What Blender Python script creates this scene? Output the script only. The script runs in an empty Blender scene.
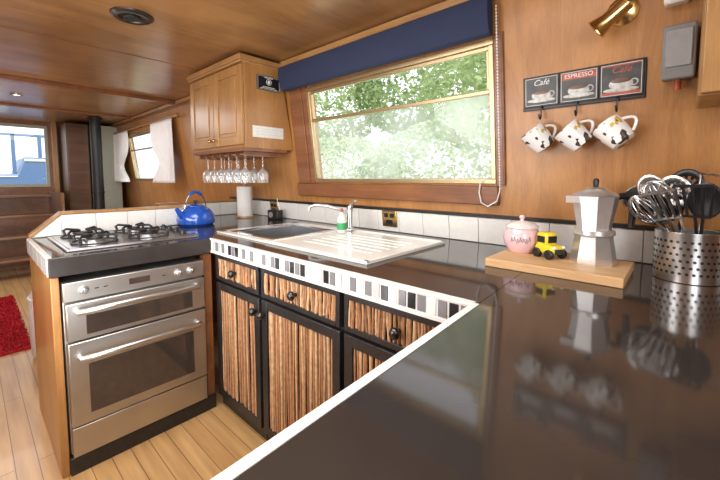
import bpy, bmesh, math, random
from mathutils import Vector, Matrix, Euler
sc=bpy.context.scene
COL=sc.collection
TH=-math.atan(0.13)
def wallpt(y,z,off=0.0): return (1.60-0.13*(z-0.88)-off,y,z)

# ---------------- materials ----------------
def newmat(name):
    m=bpy.data.materials.new(name); m.use_nodes=True
    nt=m.node_tree; b=nt.nodes['Principled BSDF']; return m,nt,b
def setp(b,**k):
    for a,v in k.items():
        n={'metal':'Metallic','rough':'Roughness','coat':'Coat Weight','coatr':'Coat Roughness','spec':'Specular IOR Level','trans':'Transmission Weight','ior':'IOR','sheen':'Sheen Weight'}[a]
        b.inputs[n].default_value=v
def plain(name,c,bump=0.0,bs=40,var=0.06,**k):
    m,nt,b=newmat(name); setp(b,**k)
    tc=nt.nodes.new('ShaderNodeTexCoord'); no=nt.nodes.new('ShaderNodeTexNoise')
    no.inputs['Scale'].default_value=bs; nt.links.new(tc.outputs['Object'],no.inputs['Vector'])
    r=nt.nodes.new('ShaderNodeValToRGB')
    r.color_ramp.elements[0].position=.3; r.color_ramp.elements[1].position=.7
    r.color_ramp.elements[0].color=[max(0,x*(1-var)) for x in c]+[1]; r.color_ramp.elements[1].color=[min(1,x*(1+var)) for x in c]+[1]
    nt.links.new(no.outputs['Fac'],r.inputs['Fac']); nt.links.new(r.outputs['Color'],b.inputs['Base Color'])
    if bump>0:
        bp=nt.nodes.new('ShaderNodeBump'); bp.inputs['Strength'].default_value=bump; bp.inputs['Distance'].default_value=.002
        nt.links.new(no.outputs['Fac'],bp.inputs['Height']); nt.links.new(bp.outputs['Normal'],b.inputs['Normal'])
    return m
def wood(name,cols,axis='z',scale=6,stretch=12,dist=1.2,rough=.35,coat=.25,line=0.25,mottle=.35):
    m,nt,b=newmat(name); setp(b,rough=rough,coat=coat,coatr=.18)
    L=nt.links; N=nt.nodes
    tc=N.new('ShaderNodeTexCoord'); mp=N.new('ShaderNodeMapping')
    s=[1,1,1]; s['xyz'.index(axis)]=1.0/stretch
    mp.inputs['Scale'].default_value=s
    L.new(tc.outputs['Object'],mp.inputs['Vector'])
    n1=N.new('ShaderNodeTexNoise'); n1.inputs['Scale'].default_value=scale; n1.inputs['Detail'].default_value=6; n1.inputs['Distortion'].default_value=dist
    n2=N.new('ShaderNodeTexNoise'); n2.inputs['Scale'].default_value=scale*14; n2.inputs['Detail'].default_value=3
    L.new(mp.outputs[0],n1.inputs['Vector']); L.new(mp.outputs[0],n2.inputs['Vector'])
    mu=N.new('ShaderNodeMath'); mu.operation='MULTIPLY'; mu.inputs[1].default_value=9; L.new(n1.outputs['Fac'],mu.inputs[0])
    fr=N.new('ShaderNodeMath'); fr.operation='PINGPONG'; fr.inputs[1].default_value=1; L.new(mu.outputs[0],fr.inputs[0])
    mx=N.new('ShaderNodeMix'); mx.data_type='FLOAT'; mx.inputs[0].default_value=line
    L.new(n1.outputs['Fac'],mx.inputs[2]); L.new(fr.outputs[0],mx.inputs[3])
    mx2=N.new('ShaderNodeMix'); mx2.data_type='FLOAT'; mx2.inputs[0].default_value=.35
    L.new(mx.outputs[0],mx2.inputs[2]); L.new(n2.outputs['Fac'],mx2.inputs[3])
    n3=N.new('ShaderNodeTexNoise'); n3.inputs['Scale'].default_value=4.5; n3.inputs['Detail'].default_value=5; L.new(tc.outputs['Object'],n3.inputs['Vector'])
    mx3=N.new('ShaderNodeMix'); mx3.data_type='FLOAT'; mx3.inputs[0].default_value=mottle
    L.new(mx2.outputs[0],mx3.inputs[2]); L.new(n3.outputs['Fac'],mx3.inputs[3])
    r=N.new('ShaderNodeValToRGB'); r.color_ramp.elements[0].position=.36; r.color_ramp.elements[1].position=.64
    r.color_ramp.elements[0].color=list(cols[0])+[1]; r.color_ramp.elements[1].color=list(cols[1])+[1]
    L.new(mx3.outputs[0],r.inputs['Fac']); L.new(r.outputs['Color'],b.inputs['Base Color'])
    return m
M={}
M['ply']=wood('ply_wall',((.31,.130,.034),(.49,.232,.070)),'z',14,8,.9,rough=.40,coat=.2,line=.18)
M['plyceil']=wood('ply_ceiling',((.20,.090,.029),(.36,.178,.064)),'x',8,8,.9,rough=.32,coat=.35,line=.16,mottle=.45)
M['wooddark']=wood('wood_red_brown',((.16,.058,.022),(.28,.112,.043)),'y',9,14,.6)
M['woodv']=wood('wood_oak_vertical',((.29,.14,.042),(.47,.255,.090)),'z',14,12,.8,line=.15)
M['woodx']=wood('wood_oak_length',((.30,.145,.048),(.48,.26,.095)),'y',12,12,.8,line=.15)
M['side']=wood('wood_side',((.30,.132,.038),(.46,.228,.075)),'z',11,10,.8,line=.16)
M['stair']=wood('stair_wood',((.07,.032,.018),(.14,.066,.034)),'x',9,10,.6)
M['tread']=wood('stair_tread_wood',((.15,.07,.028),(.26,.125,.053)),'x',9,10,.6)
M['board']=wood('chopping_board_wood',((.50,.28,.12),(.70,.45,.23)),'y',14,12,.5,rough=.5,coat=0,line=.12)
M['black']=plain('black_painted_wood',(.020,.018,.018),bump=.25,bs=60,var=.3,rough=.38)
M['blackpl']=plain('black_plastic',(.012,.012,.013),rough=.35)
M['iron']=plain('cast_iron',(.02,.02,.021),bump=.2,bs=200,rough=.45,metal=.3)
M['knob']=plain('dark_knob',(.01,.008,.008),rough=.2,coat=.5)
M['white']=plain('white_ceramic',(.80,.79,.76),var=.02,rough=.12,coat=.4)
M['creamw']=plain('cream_white_sink',(.80,.78,.71),var=.02,rough=.2,coat=.3)
M['whitetile']=plain('white_tile',(.78,.77,.73),var=.03,rough=.15,coat=.3)
M['grout']=plain('grout',(.55,.52,.47),rough=.8)
M['tileblack']=plain('tile_black',(.022,.022,.026),rough=.15)
M['tilegrey']=plain('tile_grey',(.20,.20,.21),rough=.2)
M['tilepale']=plain('tile_pale_grey',(.52,.52,.50),rough=.2)
M['steel']=plain('stainless',(.66,.66,.65),var=.04,bs=8,metal=1,rough=.28)
M['bowlsteel']=plain('sink_bowl_steel',(.50,.51,.52),var=.06,bs=8,metal=1,rough=.33)
M['steelsat']=plain('stainless_satin',(.52,.50,.47),var=.06,bs=6,metal=1,rough=.42)
M['chrome']=plain('chrome',(.80,.80,.80),var=.01,metal=1,rough=.10)
M['alu']=plain('aluminium_cast',(.74,.75,.75),var=.05,metal=.85,rough=.34)
M['brass']=plain('brass',(.66,.45,.18),var=.05,metal=1,rough=.22)
M['brassp']=plain('bronze_aluminium',(.55,.43,.25),var=.05,metal=.9,rough=.35)
M['ovenglass']=plain('oven_glass',(.05,.036,.028),var=.1,rough=.05,coat=.6)
M['blue']=plain('blue_enamel',(.012,.09,.46),var=.05,rough=.1,coat=.7)
M['navy']=plain('navy_fabric',(.018,.027,.066),bump=.3,bs=300,var=.1,rough=.85)
M['pink']=plain('pink_ceramic',(.80,.54,.57),var=.03,rough=.15,coat=.5)
M['cream']=plain('cream_ceramic',(.80,.74,.70),var=.08,rough=.15,coat=.5)
M['yellow']=plain('yellow_plastic',(.80,.62,.03),rough=.25)
M['paper']=plain('paper',(.82,.81,.79),var=.02,bump=.2,rough=.9)
M['cloth']=plain('white_curtain',(.86,.86,.85),var=.03,bump=.2,bs=200,rough=.9)
M['red']=plain('red_sign',(.40,.075,.03),bs=25,var=.3,rough=.4)
M['signw']=plain('sign_white',(.72,.71,.67),rough=.5)
M['signg']=plain('sign_silver',(.42,.42,.40),bs=60,var=.3,rough=.4,metal=.3)
M['signk']=plain('sign_black',(.050,.052,.053),rough=.35,bs=25,var=.4)
M['grey']=plain('grey_plastic',(.22,.22,.22),rough=.5)
M['greyl']=plain('light_grey_plastic',(.32,.32,.32),rough=.45)
M['rug']=plain('red_rug',(.40,.006,.015),bump=1,bs=120,var=.5,rough=1)
M['leather']=plain('white_leather',(.75,.75,.77),rough=.5)
M['green']=plain('green_label',(.05,.35,.12),rough=.3)
M['fascia']=plain('bronze_edge',(.035,.029,.026),var=.15,bs=10,rough=.25)
M['vent']=plain('dark_bronze',(.06,.045,.04),var=.1,rough=.3,metal=.6)
M['blueboat']=plain('blue_paint',(.08,.15,.28),rough=.4)
M['cabin']=plain('pale_grey_green_paint',(.42,.44,.36),rough=.6)
M['twigback']=plain('twig_shadow_board',(.016,.009,.005),rough=.9)
TW=[((.46,.245,.115)),((.27,.130,.062)),((.58,.38,.21)),((.37,.180,.078))]
for i,c in enumerate(TW): M['twig%d'%i]=plain('twig_bark_%s'%'abcd'[i],c,var=.22,bs=60,bump=.4,rough=.65)
m,nt,b=newmat('brown_gloss_tile'); setp(b,rough=.075)
N=nt.nodes; L=nt.links
tc=N.new('ShaderNodeTexCoord'); n=N.new('ShaderNodeTexNoise'); n.inputs['Scale'].default_value=4; n.inputs['Detail'].default_value=5
L.new(tc.outputs['Object'],n.inputs['Vector'])
r=N.new('ShaderNodeValToRGB'); r.color_ramp.elements[0].color=(.024,.019,.016,1); r.color_ramp.elements[1].color=(.046,.036,.031,1)
L.new(n.outputs['Fac'],r.inputs['Fac']); L.new(r.outputs['Color'],b.inputs['Base Color'])
M['work']=m
m,nt,b=newmat('floor_planks'); setp(b,rough=.35,coat=.15)
N=nt.nodes; L=nt.links
tc=N.new('ShaderNodeTexCoord'); mp=N.new('ShaderNodeMapping'); mp.inputs['Rotation'].default_value=(0,0,math.pi/2)
br=N.new('ShaderNodeTexBrick'); br.inputs['Scale'].default_value=1
br.inputs['Brick Width'].default_value=1.3; br.inputs['Row Height'].default_value=.07; br.inputs['Mortar Size'].default_value=.0018
br.inputs['Color1'].default_value=(.56,.35,.15,1); br.inputs['Color2'].default_value=(.49,.29,.12,1); br.inputs['Mortar'].default_value=(.22,.11,.05,1)
L.new(tc.outputs['Object'],mp.inputs[0]); L.new(mp.outputs[0],br.inputs['Vector'])
mp2=N.new('ShaderNodeMapping'); mp2.inputs['Scale'].default_value=(1,.07,1); n=N.new('ShaderNodeTexNoise'); n.inputs['Scale'].default_value=30; n.inputs['Detail'].default_value=5
L.new(tc.outputs['Object'],mp2.inputs[0]); L.new(mp2.outputs[0],n.inputs['Vector'])
mx=N.new('ShaderNodeMix'); mx.data_type='RGBA'; mx.blend_type='MULTIPLY'; mx.inputs[0].default_value=.6
r=N.new('ShaderNodeValToRGB'); r.color_ramp.elements[0].color=(.6,.5,.4,1); r.color_ramp.elements[1].color=(1.2,1.15,1.1,1); r.color_ramp.elements[0].position=.3; r.color_ramp.elements[1].position=.7
L.new(n.outputs['Fac'],r.inputs['Fac']); L.new(br.outputs['Color'],mx.inputs[6]); L.new(r.outputs['Color'],mx.inputs[7]); L.new(mx.outputs[2],b.inputs['Base Color'])
M['floor']=m
m,nt,b=newmat('cow_print_ceramic'); setp(b,rough=.15,coat=.4)
N=nt.nodes; L=nt.links
tc=N.new('ShaderNodeTexCoord'); n=N.new('ShaderNodeTexNoise'); n.inputs['Scale'].default_value=22; n.inputs['Detail'].default_value=2
L.new(tc.outputs['Object'],n.inputs['Vector'])
r=N.new('ShaderNodeValToRGB'); r.color_ramp.interpolation='CONSTANT'
e=r.color_ramp.elements; e[0].color=(.05,.04,.035,1); e[0].position=0; e[1].position=.39; e[1].color=(.82,.81,.78,1)
x=e.new(.61); x.color=(.62,.42,.10,1)
x=e.new(.65); x.color=(.10,.06,.045,1)
L.new(n.outputs['Fac'],r.inputs['Fac']); L.new(r.outputs['Color'],b.inputs['Base Color'])
M['cow']=m
def glassmat(name,haze):
    m=bpy.data.materials.new(name); m.use_nodes=True; nt=m.node_tree; N=nt.nodes; L=nt.links
    for q in list(N): N.remove(q)
    out=N.new('ShaderNodeOutputMaterial'); tr=N.new('ShaderNodeBsdfTransparent')
    gl=N.new('ShaderNodeBsdfGlossy'); gl.inputs['Roughness'].default_value=.02
    lw=N.new('ShaderNodeLayerWeight'); lw.inputs[0].default_value=.5
    pw=N.new('ShaderNodeMath'); pw.operation='POWER'; pw.inputs[1].default_value=5; L.new(lw.outputs['Facing'],pw.inputs[0])
    ma=N.new('ShaderNodeMath'); ma.operation='MULTIPLY_ADD'; ma.inputs[1].default_value=.9; ma.inputs[2].default_value=.04; L.new(pw.outputs[0],ma.inputs[0])
    mx=N.new('ShaderNodeMixShader'); L.new(ma.outputs[0],mx.inputs[0]); L.new(tr.outputs[0],mx.inputs[1]); L.new(gl.outputs[0],mx.inputs[2])
    if haze>0:
        ts=N.new('ShaderNodeBsdfTranslucent'); ts.inputs[0].default_value=(.95,.97,.95,1)
        m2=N.new('ShaderNodeMixShader')
        no=N.new('ShaderNodeTexNoise'); no.inputs['Scale'].default_value=3; tcc=N.new('ShaderNodeTexCoord'); L.new(tcc.outputs['Object'],no.inputs['Vector'])
        mr=N.new('ShaderNodeMapRange'); mr.inputs[1].default_value=.35; mr.inputs[2].default_value=.65; mr.inputs[3].default_value=haze*.5; mr.inputs[4].default_value=haze*1.5
        L.new(no.outputs['Fac'],mr.inputs[0]); L.new(mr.outputs[0],m2.inputs[0])
        L.new(mx.outputs[0],m2.inputs[1]); L.new(ts.outputs[0],m2.inputs[2]); L.new(m2.outputs[0],out.inputs[0])
    else: L.new(mx.outputs[0],out.inputs[0])
    return m
M['glass']=glassmat('window_glass',0)
M['haze']=glassmat('glare_haze_glass',.30)  # washed-out glare of the lower panes, mixed in as uneven white translucency
m=bpy.data.materials.new('wine_glass_clear'); m.use_nodes=True; nt=m.node_tree; N=nt.nodes; L=nt.links
for q in list(N): N.remove(q)
out=N.new('ShaderNodeOutputMaterial'); tr=N.new('ShaderNodeBsdfTransparent'); gl=N.new('ShaderNodeBsdfPrincipled'); gl.inputs['Base Color'].default_value=(.9,.92,.92,1); gl.inputs['Roughness'].default_value=.05; gl.inputs['Metallic'].default_value=.5
lw=N.new('ShaderNodeLayerWeight'); lw.inputs[0].default_value=.5; mr=N.new('ShaderNodeMapRange'); mr.inputs[3].default_value=.08; mr.inputs[4].default_value=.85
mx=N.new('ShaderNodeMixShader'); L.new(lw.outputs['Facing'],mr.inputs[0]); L.new(mr.outputs[0],mx.inputs[0]); L.new(tr.outputs[0],mx.inputs[1]); L.new(gl.outputs[0],mx.inputs[2]); L.new(mx.outputs[0],out.inputs[0])
M['wine']=m
def leafmat(name,c0,c1,tl=0.0):
    m,nt,b=newmat(name); setp(b,rough=.7)
    N=nt.nodes; L=nt.links
    tc=N.new('ShaderNodeTexCoord'); n=N.new('ShaderNodeTexNoise'); n.inputs['Scale'].default_value=1.5; n.inputs['Detail'].default_value=6
    L.new(tc.outputs['Object'],n.inputs['Vector']); r=N.new('ShaderNodeValToRGB')
    r.color_ramp.elements[0].position=.35; r.color_ramp.elements[1].position=.65
    r.color_ramp.elements[0].color=c0+(1,); r.color_ramp.elements[1].color=c1+(1,)
    L.new(n.outputs['Fac'],r.inputs['Fac']); L.new(r.outputs['Color'],b.inputs['Base Color'])
    if tl:
        ts=N.new('ShaderNodeBsdfTranslucent'); L.new(r.outputs['Color'],ts.inputs[0]); mx=N.new('ShaderNodeMixShader'); mx.inputs[0].default_value=tl
        L.new(b.outputs[0],mx.inputs[1]); L.new(ts.outputs[0],mx.inputs[2]); L.new(mx.outputs[0],N['Material Output'].inputs[0])
    return m
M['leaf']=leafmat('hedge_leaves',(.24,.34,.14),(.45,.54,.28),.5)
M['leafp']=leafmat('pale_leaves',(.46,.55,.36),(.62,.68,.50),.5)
M['grass']=leafmat('grass_bank',(.42,.50,.32),(.58,.62,.48))

# ---------------- builder ----------------
class B:
    def __init__(s): s.bm=bmesh.new()
    def _fin(s,vs,m):
        fs=set()
        for v in vs:
            for f in v.link_faces: fs.add(f)
        for f in fs: f.material_index=m
    def box(s,a,b,m=0,rot=None):
        a=Vector(a);b=Vector(b);c=(a+b)/2;d=b-a
        mt=Matrix.Translation(c)
        if rot: mt=mt@Euler(rot).to_matrix().to_4x4()
        mt=mt@Matrix.Diagonal((abs(d.x),abs(d.y),abs(d.z),1))
        r=bmesh.ops.create_cube(s.bm,size=1,matrix=mt); s._fin(r['verts'],m); return s
    def cyl(s,p0,p1,r0,r1=None,n=20,m=0,caps=True):
        p0=Vector(p0);p1=Vector(p1); r1=r0 if r1 is None else r1
        d=p1-p0; q=d.to_track_quat('Z','Y').to_matrix().to_4x4()
        mt=Matrix.Translation((p0+p1)/2)@q
        r=bmesh.ops.create_cone(s.bm,cap_ends=caps,segments=n,radius1=r0,radius2=max(r1,1e-5),depth=d.length,matrix=mt); s._fin(r['verts'],m); return s
    def sph(s,c,r,sc=(1,1,1),m=0,u=16,v=10,rot=None):
        mt=Matrix.Translation(c)
        if rot: mt=mt@Euler(rot).to_matrix().to_4x4()
        mt=mt@Matrix.Diagonal((r*sc[0],r*sc[1],r*sc[2],1))
        q=bmesh.ops.create_uvsphere(s.bm,u_segments=u,v_segments=v,radius=1,matrix=mt); s._fin(q['verts'],m); return s
    def lathe(s,prof,c=(0,0,0),n=28,m=0,rot=None,phase=0):
        R_=Euler(rot).to_matrix() if rot else Matrix.Identity(3)
        c=Vector(c); rings=[]
        for (r,z) in prof:
            if r<1e-5: rings.append([s.bm.verts.new(c+R_@Vector((0,0,z)))])
            else: rings.append([s.bm.verts.new(c+R_@Vector((r*math.cos(phase+2*math.pi*i/n),r*math.sin(phase+2*math.pi*i/n),z))) for i in range(n)])
        for a,b in zip(rings,rings[1:]):
            for i in range(n):
                j=(i+1)%n
                if len(a)==1 and len(b)==1: continue
                if len(a)==1: f=s.bm.faces.new((a[0],b[j],b[i]))
                elif len(b)==1: f=s.bm.faces.new((a[i],a[j],b[0]))
                else: f=s.bm.faces.new((a[i],a[j],b[j],b[i]))
                f.material_index=m
        return s
    def tube(s,pts,r,n=8,m=0,closed=False,caps=True):
        P=[Vector(p) for p in pts]; rr=r if isinstance(r,(list,tuple)) else [r]*len(P)
        rings=[]; up=None
        for i,p in enumerate(P):
            a=P[i-1] if (i>0 or closed) else p; b=P[(i+1)%len(P)] if (i<len(P)-1 or closed) else p
            t=(b-a).normalized()
            if up is None: up=t.orthogonal().normalized()
            up=(up-t*up.dot(t)); up=up.normalized() if up.length>1e-6 else t.orthogonal().normalized()
            w=t.cross(up)
            rings.append([s.bm.verts.new(p+(up*math.cos(2*math.pi*k/n)+w*math.sin(2*math.pi*k/n))*rr[i]) for k in range(n)])
        prs=list(zip(rings,rings[1:]))
        if closed: prs.append((rings[-1],rings[0]))
        for a,b in prs:
            for k in range(n):
                f=s.bm.faces.new((a[k],a[(k+1)%n],b[(k+1)%n],b[k])); f.material_index=m
        if caps and not closed:
            s.bm.faces.new(rings[0][::-1]).material_index=m; s.bm.faces.new(rings[-1]).material_index=m
        return s
    def torus(s,c,R0,r,n=28,k=8,m=0,rot=None):
        Q=Euler(rot).to_matrix() if rot else Matrix.Identity(3)
        return s.tube([Vector(c)+Q@Vector((R0*math.cos(2*math.pi*i/n),R0*math.sin(2*math.pi*i/n),0)) for i in range(n)],r,k,m,closed=True)
    def poly(s,pts,m=0):
        f=s.bm.faces.new([s.bm.verts.new(p) for p in pts]); f.material_index=m; return s
    def prism(s,pts,off,m=0):
        off=Vector(off); a=[s.bm.verts.new(p) for p in pts]; b=[s.bm.verts.new(Vector(p)+off) for p in pts]; n=len(a)
        fs=[s.bm.faces.new(a[::-1]),s.bm.faces.new(b)]
        for i in range(n): fs.append(s.bm.faces.new((a[i],a[(i+1)%n],b[(i+1)%n],b[i])))
        for f in fs: f.material_index=m
        return s
    def obj(s,name,mats,parent=None,loc=(0,0,0),rot=(0,0,0),bevel=0,label=None,cat=None,group=None,kind=None,solid=0,norecalc=False):
        if not norecalc: bmesh.ops.recalc_face_normals(s.bm,faces=s.bm.faces)
        me=bpy.data.meshes.new(name); s.bm.to_mesh(me); s.bm.free()
        for mm in (mats if isinstance(mats,(list,tuple)) else [mats]): me.materials.append(M[mm])
        me.polygons.foreach_set('use_smooth',[True]*len(me.polygons)); me.set_sharp_from_angle(angle=math.radians(38))
        o=bpy.data.objects.new(name,me); COL.objects.link(o)
        if parent: o.parent=parent
        o.location=loc; o.rotation_euler=rot
        if solid:
            q=o.modifiers.new('solid','SOLIDIFY'); q.thickness=solid
        if bevel:
            q=o.modifiers.new('bevel','BEVEL'); q.width=bevel; q.segments=2; q.limit_method='ANGLE'
        if label: o['label']=label
        if cat: o['category']=cat
        if group: o['group']=group
        if kind: o['kind']=kind
        return o
def thing(name,label,cat,loc=(0,0,0),rot=(0,0,0),group=None):
    o=bpy.data.objects.new(name,None); o.empty_display_size=.05; COL.objects.link(o); o.location=loc; o.rotation_euler=rot
    o['label']=label; o['category']=cat
    if group: o['group']=group
    return o
def dup(o,loc,rot=None,label=None):
    c=o.copy(); COL.objects.link(c); c.location=loc
    if rot is not None: c.rotation_euler=rot
    if label: c['label']=label
    for ch in o.children:
        k=ch.copy(); COL.objects.link(k); k.parent=c
    return c
def text(body,name,mat,size,parent,loc,rot,ext=.0005,shear=0):
    cu=bpy.data.curves.new(name,'FONT'); cu.body=body; cu.size=size; cu.extrude=ext; cu.align_x='CENTER'; cu.align_y='CENTER'; cu.shear=shear
    o=bpy.data.objects.new(name,cu); COL.objects.link(o); bpy.context.view_layer.update()
    dg=bpy.context.evaluated_depsgraph_get(); me=bpy.data.meshes.new_from_object(o.evaluated_get(dg))
    bpy.data.objects.remove(o); me.materials.clear(); me.materials.append(M[mat])
    o=bpy.data.objects.new(name,me); COL.objects.link(o); o.parent=parent; o.location=loc; o.rotation_euler=rot
    return o

# ---------------- shell ----------------
B().box((-.7,-1.3,-.05),(1.75,6.7,0)).obj('floor','floor',kind='structure')
B().box((-.7,-1.3,1.95),(1.7,6.7,2.0)).obj('ceiling','plyceil',kind='structure')
def S(z): return (z-.88)*1.0084
W1=(.62,1.80); W2=(4.35,5.55); ZB,ZT=1.165,1.74
w=B()
for y0,y1 in ((-1.3,W1[0]),(W1[1],W2[0]),(W2[1],6.7)): w.box((0,y0,-.95),(.05,y1,S(1.97)))
for y0,y1 in (W1,W2):
    w.box((0,y0,-.95),(.05,y1,S(ZB))); w.box((0,y0,S(ZT)),(.05,y1,S(1.97)))
w.obj('wall_right','ply',loc=(1.6,0,.88),rot=(0,TH,0),kind='structure')
B().box((-.75,-1.3,0),(-.7,6.7,1.95)).obj('wall_left','ply',kind='structure')
B().box((-.7,-1.35,0),(1.7,-1.3,1.95)).obj('wall_back','ply',kind='structure')
w=B(); w.box((-.7,6.6,0),(.02,6.65,1.95)).box((.79,6.6,0),(1.7,6.65,1.95)).box((.02,6.6,0),(.79,6.65,1.06)).box((.02,6.6,1.9),(.79,6.65,1.95))
w.obj('wall_far','wooddark',kind='structure')
B().box((-.7,3.78,1.915),(1.46,3.86,1.95)).obj('trim_1','wooddark',kind='structure',bevel=.004)
B().box((-.03,-1.3,0),(0,6.6,.035)).obj('trim_2','woodx',kind='structure',loc=wallpt(0,1.915),rot=(0,TH,0),bevel=.006)
B().box((-.022,-1.3,0),(0,6.6,.018)).obj('trim_3','wooddark',kind='structure',loc=wallpt(0,1.895),rot=(0,TH,0),bevel=.004)
B().box((-.7,2.60,1.9475),(1.46,2.608,1.95)).obj('trim_12','wooddark',kind='structure')
B().box((-.7,5.2,1.925),(1.46,5.26,1.95)).obj('trim_13','wooddark',kind='structure',bevel=.004)
B().box((-.022,.6,0),(0,2.0,.085)).obj('trim_4','wooddark',kind='structure',loc=wallpt(0,1.062),rot=(0,TH,0),bevel=.005)
B().box((-.016,-1.0,0),(0,3.0,.014)).obj('trim_5','black',kind='structure',loc=wallpt(0,1.003),rot=(0,TH,0))
w=B(); y=-.95
w.box((-.004,-1.0,S(.881)),(0,2.8,S(1.003)),1)
while y<2.78:
    w.box((-.010,y,S(.884)),(-.003,min(y+.147,2.8),S(1.0)),0); y+=.15
w.obj('trim_6',['whitetile','grout'],loc=(1.6,0,.88),rot=(0,TH,0),kind='structure',bevel=.0015)
B().box((-.014,1.86,S(1.15)),(0,1.985,S(1.80))).obj('trim_7','wooddark',loc=(1.6,0,.88),rot=(0,TH,0),kind='structure',bevel=.003)

def window(idx,y0,y1):
    root=bpy.data.objects.new('window_%d'%idx,None); COL.objects.link(root); root['kind']='structure'
    root.location=(1.6,0,.88); root.rotation_euler=(0,TH,0)
    b0,b1=S(ZB),S(ZT)
    w=B(); x0,x1=-.012,.02; e=.010; t=.012
    w.box((x0,y0-e,b0-e),(x1,y1+e,b0+t)).box((x0,y0-e,b1-t),(x1,y1+e,b1+e))
    w.box((x0,y0-e,b0+t),(x1,y0+t,b1-t)).box((x0,y1-t,b0+t),(x1,y1+e,b1-t))
    zb=S(1.545)
    w.box((-.008,y0+.012,zb-.009),(.02,y1-.012,zb+.009)).box((.0,y0+.012,b1-.03),(.02,y1-.012,b1-.012))
    w.box((.0,y0+.012,zb+.009),(.018,y0+.026,b1-.03)).box((0,y1-.026,zb+.009),(.018,y1-.012,b1-.03))
    w.obj('window_frame','brassp',parent=root,bevel=.003)
    B().poly([(.010,y0,b0),(.010,y0,zb),(.010,y1,zb),(.010,y1,b0)]).obj('window_pane','haze',parent=root,norecalc=True)
    B().poly([(.014,y0,zb),(.014,y0,b1),(.014,y1,b1),(.014,y1,zb)]).obj('window_pane','glass',parent=root,norecalc=True)
window(1,*W1); window(2,*W2)
w=B(); w.box((-.012,W1[0]-.05,S(1.15)),(0,W1[0]-.010,S(1.77))).box((-.012,W1[1]+.010,S(1.15)),(0,W1[1]+.055,S(1.77)))
w.obj('trim_8','wooddark',loc=(1.6,0,.88),rot=(0,TH,0),kind='structure',bevel=.003)

root=bpy.data.objects.new('door_1',None); COL.objects.link(root); root['kind']='structure'
w=B()
for x in (.02,.755): w.box((x,6.60,1.06),(x+.035,6.64,1.9))
w.box((.055,6.6,1.06),(.755,6.64,1.10)).box((.055,6.6,1.86),(.755,6.64,1.9))
w.obj('door_frame','cabin',parent=root,bevel=.003)
B().poly([(.05,6.62,1.1),(.76,6.62,1.1),(.76,6.62,1.86),(.05,6.62,1.86)]).obj('door_pane','glass',parent=root)
o=thing('moored_boat','blue painted boat bow seen beyond the end door','boat',(.6,8.6,.2))
B().prism([(-1.2,0,0),(1.2,0,0),(1.2,0,1.35),(.1,0,1.35),(.0,0,1.05),(-1.2,0,1.05)],(0,1.5,0)).obj('hull','blueboat',o,bevel=.02)
B().box((-1.2,-.02,1.0),(0,.0,1.02)).box((.1,-.02,1.28),(1.2,0,1.32)).obj('rubbing_strip','signw',o)
B().box((-.05,.1,1.05),(.0,.2,1.75)).box((.3,.1,1.35),(.35,.2,1.72)).box((-.3,.1,1.72),(.6,.2,1.76)).obj('canopy_frame','blueboat',o)
B().box((.82,6.45,0),(.87,6.58,1.95)).obj('trim_9','woodv',kind='structure',bevel=.004)
o=thing('tall_cupboard','tall dark brown wooden cupboard against the end bulkhead','cupboard',(1.02,6.2,0))
B().box((-.12,-.2,0),(.12,.36,1.9)).obj('body','stair',o,bevel=.004)
B().box((-.11,-.222,.05),(.11,-.202,1.85)).obj('door','stair',o,bevel=.004)
o=thing('stove_flue','matt black stove with vertical flue pipe to the ceiling','stove',(1.13,5.55,0))
B().box((-.2,-.18,.05),(.2,.2,.65)).box((-.22,-.2,0),(.22,.22,.05)).obj('stove_body','iron',o,bevel=.01)
B().cyl((0,0,.65),(0,0,1.945),.058).torus((0,0,1.0),.06,.008).torus((0,0,1.93),.07,.012).obj('flue_pipe','iron',o)
B().box((1.16,6.0,0),(1.5,6.04,1.90)).obj('wall_partition','cabin',kind='structure')
o=thing('stairs','dark brown wooden steps rising to the glazed end door','stairs',(.4,6.2,0))
for i,z in enumerate((.24,.48,.72,.96)):
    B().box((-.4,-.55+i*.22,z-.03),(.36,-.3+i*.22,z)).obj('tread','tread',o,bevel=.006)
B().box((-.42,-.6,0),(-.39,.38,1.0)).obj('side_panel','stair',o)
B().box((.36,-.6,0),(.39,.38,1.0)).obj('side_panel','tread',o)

def curtain(y0,y1,sgn,lab):
    w=B(); n=72; rows=20; g=[]
    for j in range(rows+1):
        f=j/rows; row=[]
        k=1-.42*math.exp(-((f-.68)/.22)**2)     # gathered by a tie-back
        for i in range(n+1):
            t=i/n; edge=y0 if sgn<0 else y1
            y=edge+((y0+(y1-y0)*t)-edge)*k
            row.append(w.bm.verts.new((.018*math.sin(t*2*math.pi*8+f*.6)*(.6+.6*f),y,1.79-.66*f)))
        g.append(row)
    for j in range(rows):
        for i in range(n): w.bm.faces.new((g[j][i],g[j][i+1],g[j+1][i+1],g[j+1][i]))
    return w.obj('curtain','cloth',loc=(1.430,0,0),label=lab,cat='curtain',group='white curtains at the cabin window',solid=.002)
curtain(3.90,4.50,-1,'white gathered fabric curtain on a wooden rail')
curtain(5.38,6.0,1,'white gathered fabric curtain on a wooden rail')
o=thing('curtain_rail','varnished wooden curtain pole above the cabin window','curtain rail',(1.6,0,.88),(0,TH,0))
w=B(); w.cyl((-.045,3.78,S(1.81)),(-.045,6.15,S(1.81)),.011).sph((-.045,3.77,S(1.81)),.02).sph((-.045,6.16,S(1.81)),.02); w.obj('pole','woodx',o)
for y in (3.84,4.95,6.1): B().box((-.045,y-.01,S(1.795)),(-.0005,y+.01,S(1.81))).obj('bracket','wooddark',o)

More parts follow.
